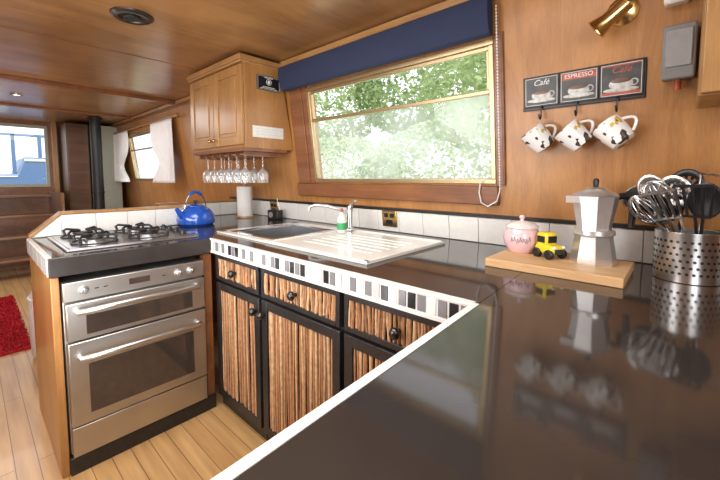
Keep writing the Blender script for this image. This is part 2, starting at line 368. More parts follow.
# ---------------- blind ----------------
o=thing('roller_blind','navy blue fabric blind rolled up over the window','blind',(1.6,0,.88),(0,TH,0))
prof=[(-.035,1.905),(-.075,1.90),(-.085,1.86),(-.082,1.80),(-.07,1.760),(-.05,1.750),(-.03,1.758),(-.028,1.89)]
B().prism([(x,.60,S(z)) for x,z in prof],(0,1.385,0)).obj('blind_fabric','navy',o,bevel=.004)
B().box((-.028,.605,S(1.87)),(-.0005,1.98,S(1.9))).obj('headrail','wooddark',o)
w=B(); pts=[(-.035,.585,S(1.86-.72*i/59)) for i in range(60)]
for p in pts: w.sph(p,.0042,u=6,v=5)
w.tube([pts[0],pts[-1]],.0012,5)
w.tube([(-.03,.585,S(1.14)),(-.032,.60,S(1.085)),(-.034,.64,S(1.06)),(-.034,.67,S(1.075)),(-.03,.68,S(1.12)),(-.03,.672,S(1.17))],.003,6)
w.obj('pull_chain','signw',o)

# ---------------- wall cupboard ----------------
CX0,CY0,CY1,CZ0,CZ1=1.15,2.02,2.76,1.37,1.93
o=thing('wall_cupboard','oak wall cupboard with two panelled doors under the ceiling','cupboard',(CX0,CY0,CZ0))
D=CY1-CY0;Hh=CZ1-CZ0
B().prism([(.02,0,0),(1.60-.13*(CZ0-.88)-CX0-.002,0,0),(1.60-.13*(CZ1-.88)-CX0-.032,0,Hh),(.02,0,Hh)],(0,D,0)).obj('body','side',o,bevel=.002)
B().box((-.015,-.012,Hh-.03),(.30,D+.01,Hh)).box((-.008,-.008,Hh-.045),(.3,D+.005,Hh-.03)).obj('cornice','woodx',o,bevel=.004)
def cupdoor(y0,y1):
    w=B(); z0,z1=.02,Hh-.055; f=.055
    w.box((0,y0,z0),(.019,y0+f,z1)).box((0,y1-f,z0),(.019,y1,z1)).box((0,y0+f,z0),(.019,y1-f,z0+f)).box((0,y0+f,z1-f),(.019,y1-f,z1))
    w.box((.008,y0+f,z0+f),(.014,y1-f,z1-f))
    w.box((.002,y0+f+.022,z0+f+.022),(.012,y1-f-.022,z1-f-.022))
    d=w.obj('door','woodv',o,bevel=.003)
    return d
d1=cupdoor(.006,D/2-.004); d2=cupdoor(D/2+.004,D-.006)
for d,y in ((d1,D/2-.03),(d2,D/2+.03)):
    B().cyl((0,y,.06),(-.016,y,.06),.006,.009).sph((-.02,y,.06),.011).obj('knob','brass',d)
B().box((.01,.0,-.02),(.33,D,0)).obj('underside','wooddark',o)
o=thing('plaque','small black plaque with white emblem and lettering on cupboard side','plaque',(1.34,2.019,1.785))
B().box((-.085,-.006,-.045),(.085,0,.045)).obj('plate','blackpl',o,bevel=.002)
w=B(); w.torus((0,-.008,.008),.018,.0018,20,6,rot=(math.pi/2,0,0)); w.box((-.06,-.008,-.034),(.06,-.0062,-.031)).box((-.045,-.008,-.026),(.045,-.0062,-.0225)).box((-.03,-.008,.032),(.03,-.0062,.036))
w.box((-.08,-.0075,-.041),(.08,-.0062,-.0395)).box((-.08,-.0075,.0395),(.08,-.0062,.041)).box((-.08,-.0075,-.041),(-.0785,-.0062,.041)).box((.0785,-.0075,-.041),(.08,-.0062,.041))
w.sph((0,-.008,.008),.010,(1,.15,1.2)); w.obj('emblem','signw',o)
o=thing('notice_card','cream rectangular card with small print on cupboard side','notice',(1.335,2.019,1.475))
B().box((-.115,-.003,-.036),(.115,0,.036)).obj('card','signw',o)
w=B()
for i in range(3): w.box((-.09,-.0034,.018-i*.017),(.09-.03*(i%2),-.003,.0190-i*.017))
w.obj('print','signg',o)

o=thing('glass_rack','wooden stemware rack fixed beneath the wall cupboard','rack',(1.15,2.03,1.35))
w=B()
for i in range(7): w.box((.03,.02+i*.105,-.03),(.31,.045+i*.105,-.02)).box((.03,.028+i*.105,-.02),(.31,.037+i*.105,-.001))
w.obj('rail','wooddark',o)
g=thing('wine_glass','clear stemmed wine glass hanging upside down from rack','wine glass',(1.21,2.10,1.333),group='wine glasses under the cupboard')
B().lathe([(0,0),(.034,.0),(.035,-.002),(.006,-.008),(.0045,-.02),(.0045,-.085),(.012,-.093),(.032,-.112),(.039,-.14),(.034,-.185),(.032,-.185),(.037,-.14),(.030,-.114),(.0,-.096)],n=20).obj('glass_body','wine',g)
for i in range(6):
    for j in range(2):
        if i==0 and j==0: continue
        dup(g,(1.21+j*.13,2.10+i*.105,1.333))

# ---------------- worktops ----------------
w=B(); BX0,BX1,BY0,BY1=.98,1.38,1.45,1.84
z0,z1=.82,.88
def OUT(x): return .331+.0463*(x-.16)
def SL(x): return OUT(x)-.0095
w.prism([(.815,SL(.815)+.0015,z0),(1.597,SL(1.597)+.0015,z0),(1.597,.45,z0),(.815,.45,z0)],(0,0,z1-z0))
w.box((.815,.45,z0),(BX0,2.78,z1)).box((BX1,.45,z0),(1.597,2.78,z1)).box((BX0,.45,z0),(BX1,BY0,z1)).box((BX0,BY1,z0),(BX1,2.78,z1))
w.obj('worktop','work',label='dark brown glossy worktop around the sink',cat='worktop')
B().prism([(-.1,-.4,z0),(1.597,-.4,z0),(1.597,SL(1.597),z0),(-.1,SL(-.1),z0)],(0,0,z1-z0)).obj('worktop','work',label='dark brown glossy tiled worktop with pale tiled front edge',cat='worktop')
w=B(); w.box((.2,1.752,.812),(.812,2.40,.88)); w.obj('worktop','work',label='dark brown worktop carrying the gas hob',cat='worktop')
B().box((.186,1.735,.806),(.806,1.752,.8795)).obj('worktop_edging','fascia',label='dark bronze edge strip above the oven',cat='edging',bevel=.003)
def mosaic(L_,h,seed):
    rr=random.Random(seed); w=B(); w.box((0,0,-h),(.012,L_,0),0)
    y=.008; last=-1
    while y<L_-.026:
        mi=rr.choice([q for q in (1,2,1,4,2,3) if q!=last]); last=mi
        w.box((-.003,y,-h+.014),(.002,y+.024,-.013),mi); y+=.0315
    w.box((-.004,0,-.008),(.012,L_,0.001),3).box((-.004,0,-h),(.004,L_,-h+.009),3)
    return w
TM=['whitetile','tileblack','tilegrey','whitetile','tilepale']
mosaic(1.382,.07,3).obj('tile_edging',TM,loc=(.803,.361,.8805),label='mosaic tile edging in black, grey and white',cat='edging')
mosaic(.905,.07,5).obj('tile_edging',TM,loc=(-.1,OUT(-.1),.8805),rot=(0,0,-math.pi/2+math.atan(.0463)),label='pale tile edging along the near worktop front',cat='edging')
w=B(); w.box((0,0,-.075),(.014,.66,.001),0)
for i in range(5): w.box((-.003,.004+i*.131,-.07),(.001,.131+i*.131,-.004),1)
w.obj('tile_edging',['grout','whitetile'],loc=(.186,1.752,.88),label='white tile edging on end of hob worktop',cat='edging')

def halfwall(n,x0,x1,y,h,ch=None):
    w=B(); 
    def prof(e0=0,zb=0,dz=0):
        if ch: return [(x0+e0,zb),(x1-e0,zb),(x1-e0,h-dz),(x0+ch,h-dz),(x0+e0,.885-dz*.5)]
        return [(x0+e0,zb),(x1-e0,zb),(x1-e0,h-dz),(x0+e0,h-dz)]
    P=prof(); w.prism([(a,y,b) for a,b in P],(0,.05,0),0)
    P=prof(.001,.8805,.002); w.prism([(a,y-.003,b) for a,b in P],(0,.003,0),2)
    x=x0+(ch or 0)
    if ch: w.prism([(x0+.012,y-.008,.884),(x-.001,y-.008,.884),(x-.001,y-.008,h-.006)],(0,.006,0),1)
    while x<x1-.01:
        w.box((x+.001,y-.008,.884),(min(x+.147,x1),y-.002,h-.003),1); x+=.15
    a=x0+(ch or -.012)
    w.box((a,y-.012,h),(x1+.01,y+.06,h+.014),3)
    if ch: w.prism([(x0-.006,y-.012,.880),(a,y-.012,h),(a,y-.012,h+.014),(x0-.006,y-.012,.895)],(0,.072,0),3)
    w.obj('trim_%d'%n,['side','whitetile','grout','woodx'],kind='structure',bevel=.0015)
halfwall(10,.20,.92,2.405,.99,.12); halfwall(11,.92,1.585,2.79,.985)

o=thing('oven_housing_cabinet','varnished wood cabinet housing the built-in oven','cabinet',(.19,1.75,0))
B().box((0,0,.0),(.026,.65,.802)).obj('side_panel','side',o,bevel=.003)
B().box((.58,.0,0),(.617,.05,.802)).box((.026,.04,0),(.60,.65,.07)).obj('body','wooddark',o)
B().box((.026,-.012,0),(.617,.04,.072)).obj('plinth','black',o,bevel=.003)

# ---------------- oven ----------------
OX,OY=.222,1.735
o=thing('oven','built-in stainless steel double oven with bronze glass doors','oven',(OX,OY,.078))
w_=.54
B().box((0,.02,0),(w_,.56,.70)).obj('body','steelsat',o,bevel=.003)
B().box((0,-.004,.625),(w_,.02,.70)).obj('control_panel','steelsat',o,bevel=.003)
for i,x in enumerate((.065,.42,.475)):
    k=B(); k.cyl((x,-.004,.662),(x,-.008,.662),.018,.018,24).cyl((x,-.008,.662),(x,-.026,.662),.0135,.011,24).box((x-.0015,-.028,.656),(x+.0015,-.025,.674)); k.obj('knob','steel',o,bevel=.001)
w=B(); w.box((.22,-.0052,.650),(.30,-.004,.675)); w.obj('clock_display','ovenglass',o)
for x in (.10,.13,.35): B().box((x,-.0048,.66),(x+.014,-.004,.664)).obj('marking','blackpl',o)
def ovendoor(z0,z1,gz0,gz1,hz):
    w=B(); w.box((.004,-.016,z0),(w_-.004,.02,z1)); d=w.obj('door','steelsat',o,bevel=.004)
    B().box((.065,-.0185,gz0),(w_-.065,-.0155,gz1)).obj('glass_panel','ovenglass',d,bevel=.001)
    h=B(); h.tube([(.04,-.016,hz),(.042,-.042,hz+.002),(.08,-.056,hz+.006),(.18,-.064,hz+.01),(.27,-.066,hz+.011),(.36,-.064,hz+.01),(.46,-.056,hz+.006),(.498,-.042,hz+.002),(.5,-.016,hz)],.012,10); h.obj('handle','steel',d)
ovendoor(.47,.618,.487,.565,.585)
ovendoor(.125,.462,.165,.37,.40)
B().box((.004,-.010,.0),(w_-.004,.02,.118)).obj('lower_panel','steelsat',o,bevel=.003)

# ---------------- hob ----------------
o=thing('gas_hob','stainless steel four burner gas hob with cast iron pan supports','hob',(.255,1.83,.88))
HW,HD=.53,.50
B().box((0,0,.0),(HW,HD,.007)).box((.012,.012,.006),(HW-.012,HD-.012,.010)).obj('plate','bowlsteel',o,bevel=.003)
pos=[(.12,.13,.038),(.12,.37,.05),(.34,.13,.05),(.34,.37,.038)]
for x,y,r in pos:
    w=B(); w.lathe([(0,.010),(r+.012,.010),(r+.01,.014),(r,.016),(r,.026),(r*.9,.028),(0,.028)],(x,y,0),24,0); w.lathe([(0,.028),(r*.82,.028),(r*.85,.031),(r*.75,.036),(0,.038)],(x,y,0),24,1)
    w.obj('burner',['steel','iron'],o)
    w=B(); w.torus((x,y,.016),.085,.004,28,6)
    for k in range(4):
        a=k*math.pi/2+math.pi/4; c,s_=math.cos(a),math.sin(a)
        w.tube([(x+c*.085,y+s_*.085,.012),(x+c*.094,y+s_*.094,.040),(x+c*.080,y+s_*.080,.048),(x+c*.022,y+s_*.022,.044)],.0062,6)
    w.obj('pan_support','iron',o)
for i in range(4):
    y=.10+i*.09
    B().cyl((.49,y,.010),(.49,y,.03),.017,.014,18).box((.487,y-.014,.03),(.493,y+.014,.036)).obj('knob','blackpl',o)

# ---------------- kettle ----------------
o=thing('kettle','blue enamel stovetop kettle with arched handle','kettle',(.985,2.33,.88),(0,0,math.radians(200)))
B().lathe([(0,0),(.098,0),(.112,.012),(.116,.035),(.108,.07),(.085,.10),(.055,.118),(.050,.12),(0,.12)],n=36).tube([(.09,0,.055),(.125,0,.085),(.145,0,.112)],[.024,.017,.012],12).obj('body','blue',o)
B().lathe([(0,.118),(.055,.119),(.054,.124),(.03,.132),(0,.135)],n=28).obj('lid','blue',o)
B().lathe([(0,.134),(.008,.135),(.007,.142),(.014,.150),(.012,.158),(0,.161)],n=16).obj('lid_knob','blackpl',o)
w=B(); P=[(.085*math.cos(t),0,.10+.112*math.sin(t)) for t in [math.pi*i/16 for i in range(17)]]
w.tube(P,.004,8,0); w.tube(P[5:12],.010,10,1); w.obj('handle',['chrome','blue'],o)

o=thing('paper_towel_roll','white kitchen paper roll standing on holder','paper towel',(1.43,2.50,.88))
B().lathe([(.018,.012),(.056,.012),(.057,.02),(.057,.225),(.056,.235),(.018,.235),(.018,.012)],n=32).obj('roll','paper',o)
B().cyl((0,0,0),(0,0,.011),.07,.068,28).cyl((0,0,.011),(0,0,.26),.008).sph((0,0,.265),.013).obj('holder','woodv',o)
o=thing('radio','small black box-shaped radio beside the wall socket','radio',(1.50,2.20,.88),(0,0,.2))
B().box((-.03,-.05,0),(.03,.05,.07)).obj('body','blackpl',o,bevel=.006)
B().cyl((-.03,.015,.035),(-.033,.015,.035),.02).obj('speaker','grey',o)
B().cyl((0,-.045,.07),(0,-.02,.15),.002).obj('aerial','chrome',o)

def socket(y):
    o=thing('wall_socket','brass double wall socket on the white tiles','socket',wallpt(y,.955,.0115),(0,TH,0),group='brass sockets')
    B().box((-.008,-.05,-.045),(0,.05,.045)).obj('plate','brass',o,bevel=.003)
    for dy in (-.02,.02): B().box((-.011,dy-.012,.008),(-.0075,dy+.012,.03)).obj('switch','blackpl',o)
    B().box((-.009,-.022,-.03),(-.0075,.022,-.006)).obj('outlet','blackpl',o)
socket(1.21); socket(2.32)

# ---------------- sink ----------------
o=thing('kitchen_sink','inset sink with deep steel bowl and moulded cream-white drainer','sink',(0,0,.88))
w=B(); d=-.17; t=.004
a,b_,c,e=BX0+.004,BX1-.004,BY0+.004,BY1-.004
w.box((a,c,d),(b_,e,d+t)).box((a,c,d),(a+t,e,.001)).box((b_-t,c,d),(b_,e,.001)).box((a,c,d),(b_,c+t,.001)).box((a,e-t,d),(b_,e,.001))
w.obj('bowl','bowlsteel',o,bevel=.002)
w=B(); q=.018
w.box((BX0-q,BY0-q,.0),(BX0+.008,BY1+q,.010)).box((BX1-.008,BY0-q,0),(BX1+q,BY1+q,.010)).box((BX0+.008,BY1-.008,0),(BX1-.008,BY1+q,.010)).box((BX0+.008,BY0-q,0),(BX1-.008,BY0+.008,.010))
w.obj('bowl_rim','chrome',o,bevel=.003)
B().lathe([(0,d+t+.001),(.035,d+t+.001),(.038,d+t+.004),(.03,d+t+.006),(0,d+t+.005)],(1.18,1.645,0),24).obj('waste','chrome',o)
w=B(); x0,x1,y0,y1=.915,1.46,.80,1.43
w.box((x0,y0,0),(x1,y1,.007)); w.box((x0,y0,.006),(x0+.018,y1,.013)).box((x1-.018,y0,.006),(x1,y1,.013)).box((x0,y0,.006),(x1,y0+.018,.013)).box((x0,y1-.02,.006),(x1,y1,.010))
for i in range(6): w.box((x0+.13+i*.055,y0+.09,.006),(x0+.142+i*.055,y1-.12,.0095))
w.box((BX1+.02,y1,0),(x1,1.90,.009)).box((x0,y1,0),(BX0-.020,1.9,.009)).box((x0,BY1+.020,0),(x1,1.905,.009))
w.obj('drainer','creamw',o,bevel=.003)
o=thing('mixer_tap','chrome mixer tap with long swivel spout','tap',(1.428,1.375,.893))
B().lathe([(0,0),(.026,0),(.026,.008),(.018,.014),(.016,.09),(.020,.11),(.018,.13),(0,.135)],n=24).obj('body','chrome',o)
B().tube([(0,0,.09),(-.04,.03,.112),(-.10,.08,.134),(-.15,.12,.140),(-.175,.14,.130),(-.178,.142,.112)],[.010,.0095,.009,.009,.009,.009],12).obj('spout','steel',o)
B().tube([(0,0,.13),(.0,-.02,.150),(-.01,-.05,.162)],[.011,.008,.006],10).obj('lever','steel',o)
o=thing('washing_up_bottle','clear washing-up liquid bottle with green label','bottle',(1.33,1.34,.890))
B().lathe([(0,0),(.024,0),(.026,.01),(.026,.065),(.017,.09),(.010,.10),(.010,.11),(0,.11)],n=20).obj('bottle_body','white',o)
B().lathe([(.0265,.018),(.0268,.055)],n=20).obj('label_band','green',o)
B().cyl((0,0,.11),(0,0,.13),.009,.006).obj('cap','red',o)

# ---------------- base cabinets ----------------
def twigs(y0,y1,z0,z1,seed):
    rr=random.Random(seed); w=B(); y=y0+.005; last=-1
    while y<y1-.004:
        r=rr.uniform(.0036,.0066); m=rr.choice([q for q in (0,0,1,2,3) if q!=last]); last=m; ph=rr.random()*6; x=rr.uniform(-.005,.005)
        n=8; sl=rr.uniform(-.004,.004)
        pts=[(x+.001*math.sin(ph+i*.7),min(y1-r,max(y0+r,y+.0014*math.sin(ph*2+i*.6)+sl*(i/n-.5))),z0+(z1-z0)*i/n) for i in range(n+1)]
        w.tube(pts,[r*rr.uniform(.85,1.15) for _ in pts],9,m)
        y+=r*2.0+rr.uniform(.0012,.0038)
    w.box((.0115,y0,z0),(.0135,y1,z1),4)
    return w
def framed(y0,y1,z0,z1,f,name,par,seed):
    w=B(); w.box((-.022,y0,z0),(0,y0+f,z1)).box((-.022,y1-f,z0),(0,y1,z1)).box((-.022,y0+f,z0),(0,y1-f,z0+f)).box((-.022,y0+f,z1-f),(0,y1-f,z1))
    d=w.obj(name,'black',par,bevel=.002)
    twigs(y0+f-.001,y1-f+.001,z0+f-.001,z1-f+.001,seed).obj('twig_panel',['twig0','twig1','twig2','twig3','twigback'],d,loc=(-.0138,0,0),label='panel of upright bark twigs')
    return d
def knob(par,y,z):
    B().cyl((-.02,y,z),(-.034,y,z),.008,.008,14).sph((-.044,y,z),.018,(.8,1,1)).obj('knob','knob',par)
for i,(y0,y1) in enumerate(((1.335,1.745),(.835,1.33),(.362,.83))):
    o=thing('base_cabinet','black framed kitchen base cabinet with bark twig panels','cabinet',(.845,0,0),group='twig fronted base cabinets')
    B().box((0.0005,y0,0),(.60,y1,.70)).box((0.0005,y0,.70),(.05,y1,.81)).obj('body','black',o,bevel=.002)
    dr=framed(y0+.008,y1-.008,.672,.800,.020,'drawer',o,11+i); knob(dr,(y0+y1)/2,.735)
    dd=framed(y0+.008,y1-.008,.065,.660,.038,'door',o,21+i); knob(dd,(y0+.03) if i!=1 else (y1-.03),.60)
o=thing('base_cabinet','black kitchen base cabinet beneath the near worktop','cabinet',(0,.285,0))
B().box((.0,-.65,0),(.84,0,.81)).obj('body','black',o,bevel=.003)
B().box((.02,0,.08),(.40,.02,.78)).obj('door','black',o,bevel=.003); B().box((.42,0,.08),(.80,.02,.78)).obj('door','black',o,bevel=.003)

# ---------------- chopping board & items ----------------
B().box((1.18,.11,0),(1.45,.495,.028)).obj('chopping_board','board',loc=(0,0,.88),bevel=.003,label='thick wooden chopping board on the brown worktop',cat='chopping board')
BT=.908
o=thing('moka_pot','large octagonal aluminium stovetop coffee maker with black handle','coffee maker',(1.345,.210,BT),(0,0,math.radians(-52)))
n=8; ph=math.pi/8
B().lathe([(0,0),(.064,0),(.066,.008),(.053,.085),(.055,.092)],n=n,phase=ph).lathe([(.055,.092),(.058,.094),(.058,.108),(.050,.110),(0,.11)],n=32).obj('boiler','alu',o)
B().lathe([(.050,.108),(.048,.118),(.064,.215),(.062,.217),(0,.217)],n=n,phase=ph).prism([(-.055,-.019,.216),(-.055,.019,.216),(-.090,0,.216)],(0,0,-.022)).obj('pot','alu',o)
B().lathe([(.064,.217),(.059,.224),(.022,.242),(0,.244)],n=n,phase=ph).obj('lid','alu',o)
B().lathe([(0,.242),(.007,.243),(.009,.264),(.006,.270),(0,.272)],n=8).obj('lid_knob','blackpl',o)
B().tube([(.058,0,.210),(.085,0,.216),(.108,0,.206),(.116,0,.17),(.112,0,.115)],[.010,.011,.012,.011,.008],8).obj('handle','blackpl',o)
o=thing('toy_truck','small chunky yellow and black toy vehicle on the chopping board','toy',(1.335,.335,BT),(0,0,math.radians(-120)))
w=B(); w.box((-.040,-.028,.014),(.040,.028,.046)).box((-.036,-.025,.030),(.012,.025,.086)); w.obj('body','yellow',o,bevel=.010)
for y in (-.026,.026): B().box((-.027,y-.0015,.052),(.004,y+.0015,.074)).obj('side_window','blackpl',o,bevel=.001)
B().box((.0105,-.018,.052),(.0135,.018,.075)).obj('windscreen','blackpl',o,bevel=.001)
B().box((.038,-.018,.018),(.043,.018,.034)).obj('grille','blackpl',o,bevel=.002)
for x in (-.024,.026):
    for y in (-.028,.028): B().cyl((x,y-.008,.016),(x,y+.008,.016),.016).obj('wheel','blackpl',o,bevel=.003)
for y in (-.019,.019): B().sph((.040,y,.040),.006).obj('headlamp','signw',o)
o=thing('sugar_pot','pale pink ceramic lidded pot with dark lettering','pot',(1.375,.44,BT))
B().lathe([(0,0),(.040,0),(.046,.006),(.060,.03),(.063,.05),(.060,.075),(.050,.090)],n=36).obj('body','pink',o)
B().lathe([(.050,.088),(.056,.090),(.056,.096),(.044,.106),(.02,.114),(0,.116)],n=36).obj('lid','cream',o)
B().lathe([(0,.114),(.007,.115),(.006,.121),(.011,.128),(.008,.135),(0,.137)],n=16).obj('lid_knob','pink',o)
w=B()
for i in range(7):
    a=math.radians(165+i*9); z=.050+.004*math.sin(i*2.3); r=.0635
    w.tube([(r*math.cos(a),r*math.sin(a),z-.007),(r*1.0*math.cos(a+.05),r*1.0*math.sin(a+.05),z+.010),(r*math.cos(a+.1),r*math.sin(a+.1),z-.006)],.0013,5)
w.obj('lettering','grey',o)

PX,PY=1.43,-.015
o=thing('utensil_holder','perforated stainless steel cylinder holding kitchen utensils','utensil holder',(PX,PY,.88))
r=.078
w=B(); w.lathe([(0,.004),(r-.002,.004),(r-.002,.143),(r+.001,.145),(r+.001,.142),(r,.139),(r,.002),(r-.003,0),(0,0)],n=48)
for j in range(6):
    for i in range(32):
        a=2*math.pi*(i+.5*(j%2))/32; z=.028+j*.018
        p=Vector((r*math.cos(a),r*math.sin(a),z)); q=Vector((math.cos(a),math.sin(a),0))
        w.cyl(p-q*.001,p+q*.0006,.0042,.0042,10,1)
w.obj('canister',['steel','blackpl'],o)
def utensil(kind,lab,cat,base,top,mat='steel',hs=1.0):
    b=Vector(base); t=Vector(top); d=(t-b).normalized(); o=thing(kind,lab,cat,(PX,PY,.888))
    side=d.cross(Vector((-.8,.2,.1))).normalized(); nrm=side.cross(d).normalized()
    fr=Matrix((side,d,nrm)).transposed()
    hl={'whisk':.10,'slotted_spoon':.08,'spatula':.09,'ladle':.06,'masher':.07,'serving_spoon':.08}[kind]*hs
    hb=t-d*hl
    B().tube([b,b.lerp(hb,.5)+nrm*.002,hb],[.0045,.004,.004],8).obj('handle',mat,o)
    w=B(); f=lambda x,y,z=0: hb+fr@Vector((x,y,z))
    if kind=='whisk':
        for k in range(8):
            a=math.pi*k/8; pts=[]
            for i in range(17):
                s_=2*math.pi*i/17; x=.032*hs*math.sin(s_); yy=hl*(.5-.5*math.cos(s_)); 
                pts.append(f(x*math.cos(a),yy,x*math.sin(a)))
            w.tube(pts,.0014,5,closed=True)
        w.obj('wire_head',mat,o)
    elif kind in('slotted_spoon','serving_spoon','ladle','spatula'):
        wd={'slotted_spoon':.034,'serving_spoon':.030,'ladle':.040,'spatula':.036}[kind]*hs
        n=20; dep={'slotted_spoon':.008,'serving_spoon':.012,'ladle':.032,'spatula':.0}[kind]
        if kind=='spatula':
            for i in range(5):
                x=-wd+wd*2*i/4; w.tube([f(x*.75,0.012),f(x,hl)],.0038,6)
            w.tube([f(-wd*.8,.012),f(wd*.8,.012)],.004,6).tube([f(-wd,hl),f(wd,hl)],.0045,6).tube([f(0,0),f(0,.014)],.004,6)
        else:
            rings=[]
            for j in range(6):
                rr=j/5; ring=[]
                for i in range(n):
                    a=2*math.pi*i/n; ring.append(w.bm.verts.new(f(wd*rr*math.cos(a),hl/2+hl/2*rr*math.sin(a),-dep*(1-rr*rr))))
                rings.append(ring)
            for j in range(1,6):
                for i in range(n):
                    if kind=='slotted_spoon' and j==3 and i%2==0: continue
                    w.bm.faces.new((rings[j-1][i],rings[j-1][(i+1)%n],rings[j][(i+1)%n],rings[j][i]))
            bmesh.ops.remove_doubles(w.bm,verts=w.bm.verts,dist=1e-5)
        w.obj('head',mat,o,solid=0.0012 if kind!='spatula' else 0)
    elif kind=='masher':
        w.tube([f(0,0),f(-.03,hl*.3),f(-.034,hl)],.0025,6).tube([f(0,0),f(.03,hl*.3),f(.034,hl)],.0025,6)
        w.tube([f(-.034,hl),f(-.02,hl,.02),f(-.01,hl,-.02),f(0,hl,.02),f(.01,hl,-.02),f(.02,hl,.02),f(.034,hl)],.003,6)
        w.obj('head',mat,o)
    return o
utensil('whisk','steel wire balloon whisk standing in the holder','whisk',(.03,-.04,0),(-.055,.095,.28),hs=1.25)
utensil('slotted_spoon','steel slotted spoon standing in the holder','spoon',(0,-.02,0),(-.02,.05,.30),hs=1.25)
utensil('spatula','steel slotted fish slice standing in the holder','spatula',(.04,-.02,0),(-.105,.075,.25),hs=1.15)
utensil('ladle','steel ladle standing in the holder','ladle',(.02,-.05,0),(.0,.145,.26),hs=1.2)
utensil('serving_spoon','black plastic serving spoon standing in the holder','spoon',(-.02,-.02,0),(-.06,-.03,.28),'blackpl',1.3)
utensil('masher','steel potato masher standing in the holder','masher',(.03,.0,0),(.0,-.05,.30))
utensil('slotted_spoon','black plastic slotted spoon standing in the holder','spoon',(.0,.03,0),(.02,.01,.32),'blackpl',1.3)
utensil('whisk','small steel wire whisk standing in the holder','whisk',(.05,-.05,0),(-.09,.13,.235),hs=1.0)
utensil('spatula','black plastic spatula standing in the holder','spatula',(.0,-.03,0),(-.10,.0,.27),'blackpl',1.15)
utensil('ladle','black plastic ladle standing in the holder','ladle',(.03,.0,0),(-.06,.085,.215),'blackpl',1.2)
utensil('serving_spoon','steel serving spoon standing in the holder','spoon',(.0,-.03,0),(-.01,.11,.30),'steel',1.25)
utensil('serving_spoon','black plastic pasta spoon standing in the holder','spoon',(.04,.0,0),(-.03,.10,.25),'blackpl',1.2)

# ---------------- mug rack sign ----------------
o=thing('mug_rack','black wall plaque with three coffee signs and mug hooks','mug rack',wallpt(.303,1.452,.0),(0,TH,0))
B().box((-.006,-.192,-.006),(-.0005,.192,.122)).box((-.010,-.192,-.006),(-.006,.192,.006)).obj('backplate','blackpl',o,bevel=.002)
for i,yc in enumerate((.125,0,-.125)):
    p=B().box((-.012,yc-.061,.008),(-.006,yc+.061,.118)).obj('sign_panel','signk',o,bevel=.002,label=('black sign with cup and white script','black sign with red lettering band','black sign with cup and red script')[i])
    w=B(); w.box((-.0128,yc-.056,.012),(-.0118,yc+.056,.0135)).box((-.0128,yc-.056,.1125),(-.0118,yc+.056,.114)).box((-.0128,yc-.056,.012),(-.0118,yc-.0545,.114)).box((-.0128,yc+.0545,.012),(-.0118,yc+.056,.114))
    w.sph((-.0125,yc,.030),.050,(.03,1,.17),1).sph((-.0125,yc,.048),.034,(.06,1,.62),1).sph((-.0140,yc,.060),.029,(.05,1,.3),2).torus((-.0125,yc-.036,.05),.010,.0024,14,6,1,rot=(0,math.pi/2,0))
    w.obj('cup_picture',['signw','signg','stair'],p)
    if i==1: B().box((-.0126,yc-.054,.088),(-.0118,yc+.054,.111)).obj('band','red' ,p)
    if i==2: B().box((-.0126,yc-.054,.014),(-.0118,yc+.054,.024)).box((-.0126,yc-.054,.108),(-.0118,yc+.054,.112)).obj('band','red' ,p)
    if i==1: text('ESPRESSO','lettering','signw',.021,p,(-.0133,yc,.0995),(math.pi/2,0,-math.pi/2))
    else: text('Café','lettering','signw' if i==0 else 'red',.030,p,(-.0133,yc,.095),(math.pi/2,0,-math.pi/2),shear=.35)
for i,yc in enumerate((.425,.305,.185)):
    yl=yc-.303
    B().tube([(-.006,yl,.010),(-.02,yl,.0),(-.022,yl,-.03),(-.034,yl,-.042),(-.048,yl,-.035),(-.050,yl,-.022)],.003,8).obj('hook','blackpl',o)
mk=thing('mug','white mug with dark cow print hanging by handle','mug',(1.47,.42,1.335),(0,0,0),group='mugs on hooks')
k=1.15
w=B(); w.lathe([(r*k,z*k) for r,z in [(0,-.036),(.028,-.036),(.033,-.033),(.039,.0),(.041,.038),(.0385,.038),(.036,.0),(.030,-.030),(0,-.031)]],n=32); w.obj('body','cow',mk)
w=B(); w.tube([((.036+.026*math.sin(math.pi*i/10)*1.0)*k,0,(.024-.048*i/10)*k) for i in range(11)],.0048,8); w.obj('handle','white',mk)
def mrot(az,tilt):
    up=Vector((0,0,1)); h=Vector((math.cos(az),math.sin(az),0))
    zax=(h*math.cos(tilt)-up*math.sin(tilt)).normalized(); xax=(up*math.cos(tilt)+h*math.sin(tilt)).normalized()
    yax=zax.cross(xax); return Matrix((xax,yax,zax)).transposed().to_euler()
mk.rotation_euler=mrot(math.radians(120),math.radians(-50)); mk.location=(1.475,.422,1.328)
dup(mk,(1.475,.302,1.328),mrot(math.radians(105),math.radians(-45)))
dup(mk,(1.475,.182,1.328),mrot(math.radians(80),math.radians(-48)))

o=thing('wall_spotlight','polished brass adjustable spotlight on the wooden wall','spotlight',wallpt(.18,1.73),(0,TH,0))
B().lathe([(0,0),(.046,0),(.044,.006),(.022,.018),(.0,.02)],rot=(0,-math.pi/2,0),n=28).obj('wall_plate','brass',o)
B().tube([(-.018,0,0),(-.045,.01,-.012),(-.062,.02,-.02)],.006,10).sph((-.062,.02,-.02),.012).obj('arm','brass',o)
w=B(); d=Vector((-.10,.80,-.62)).normalized(); c=Vector((-.080,.020,-.025)); q=d.to_track_quat('Z','Y').to_euler()
w.lathe([(0,-.055),(.017,-.055),(.022,-.05),(.023,.015),(.034,.050),(.036,.053),(.032,.051),(.02,.015),(0,.01)],c,28,0,rot=q); w.obj('shade','brass',o)
w=B(); w.sph(c+d*.028,.016); w.obj('bulb','signw',o)

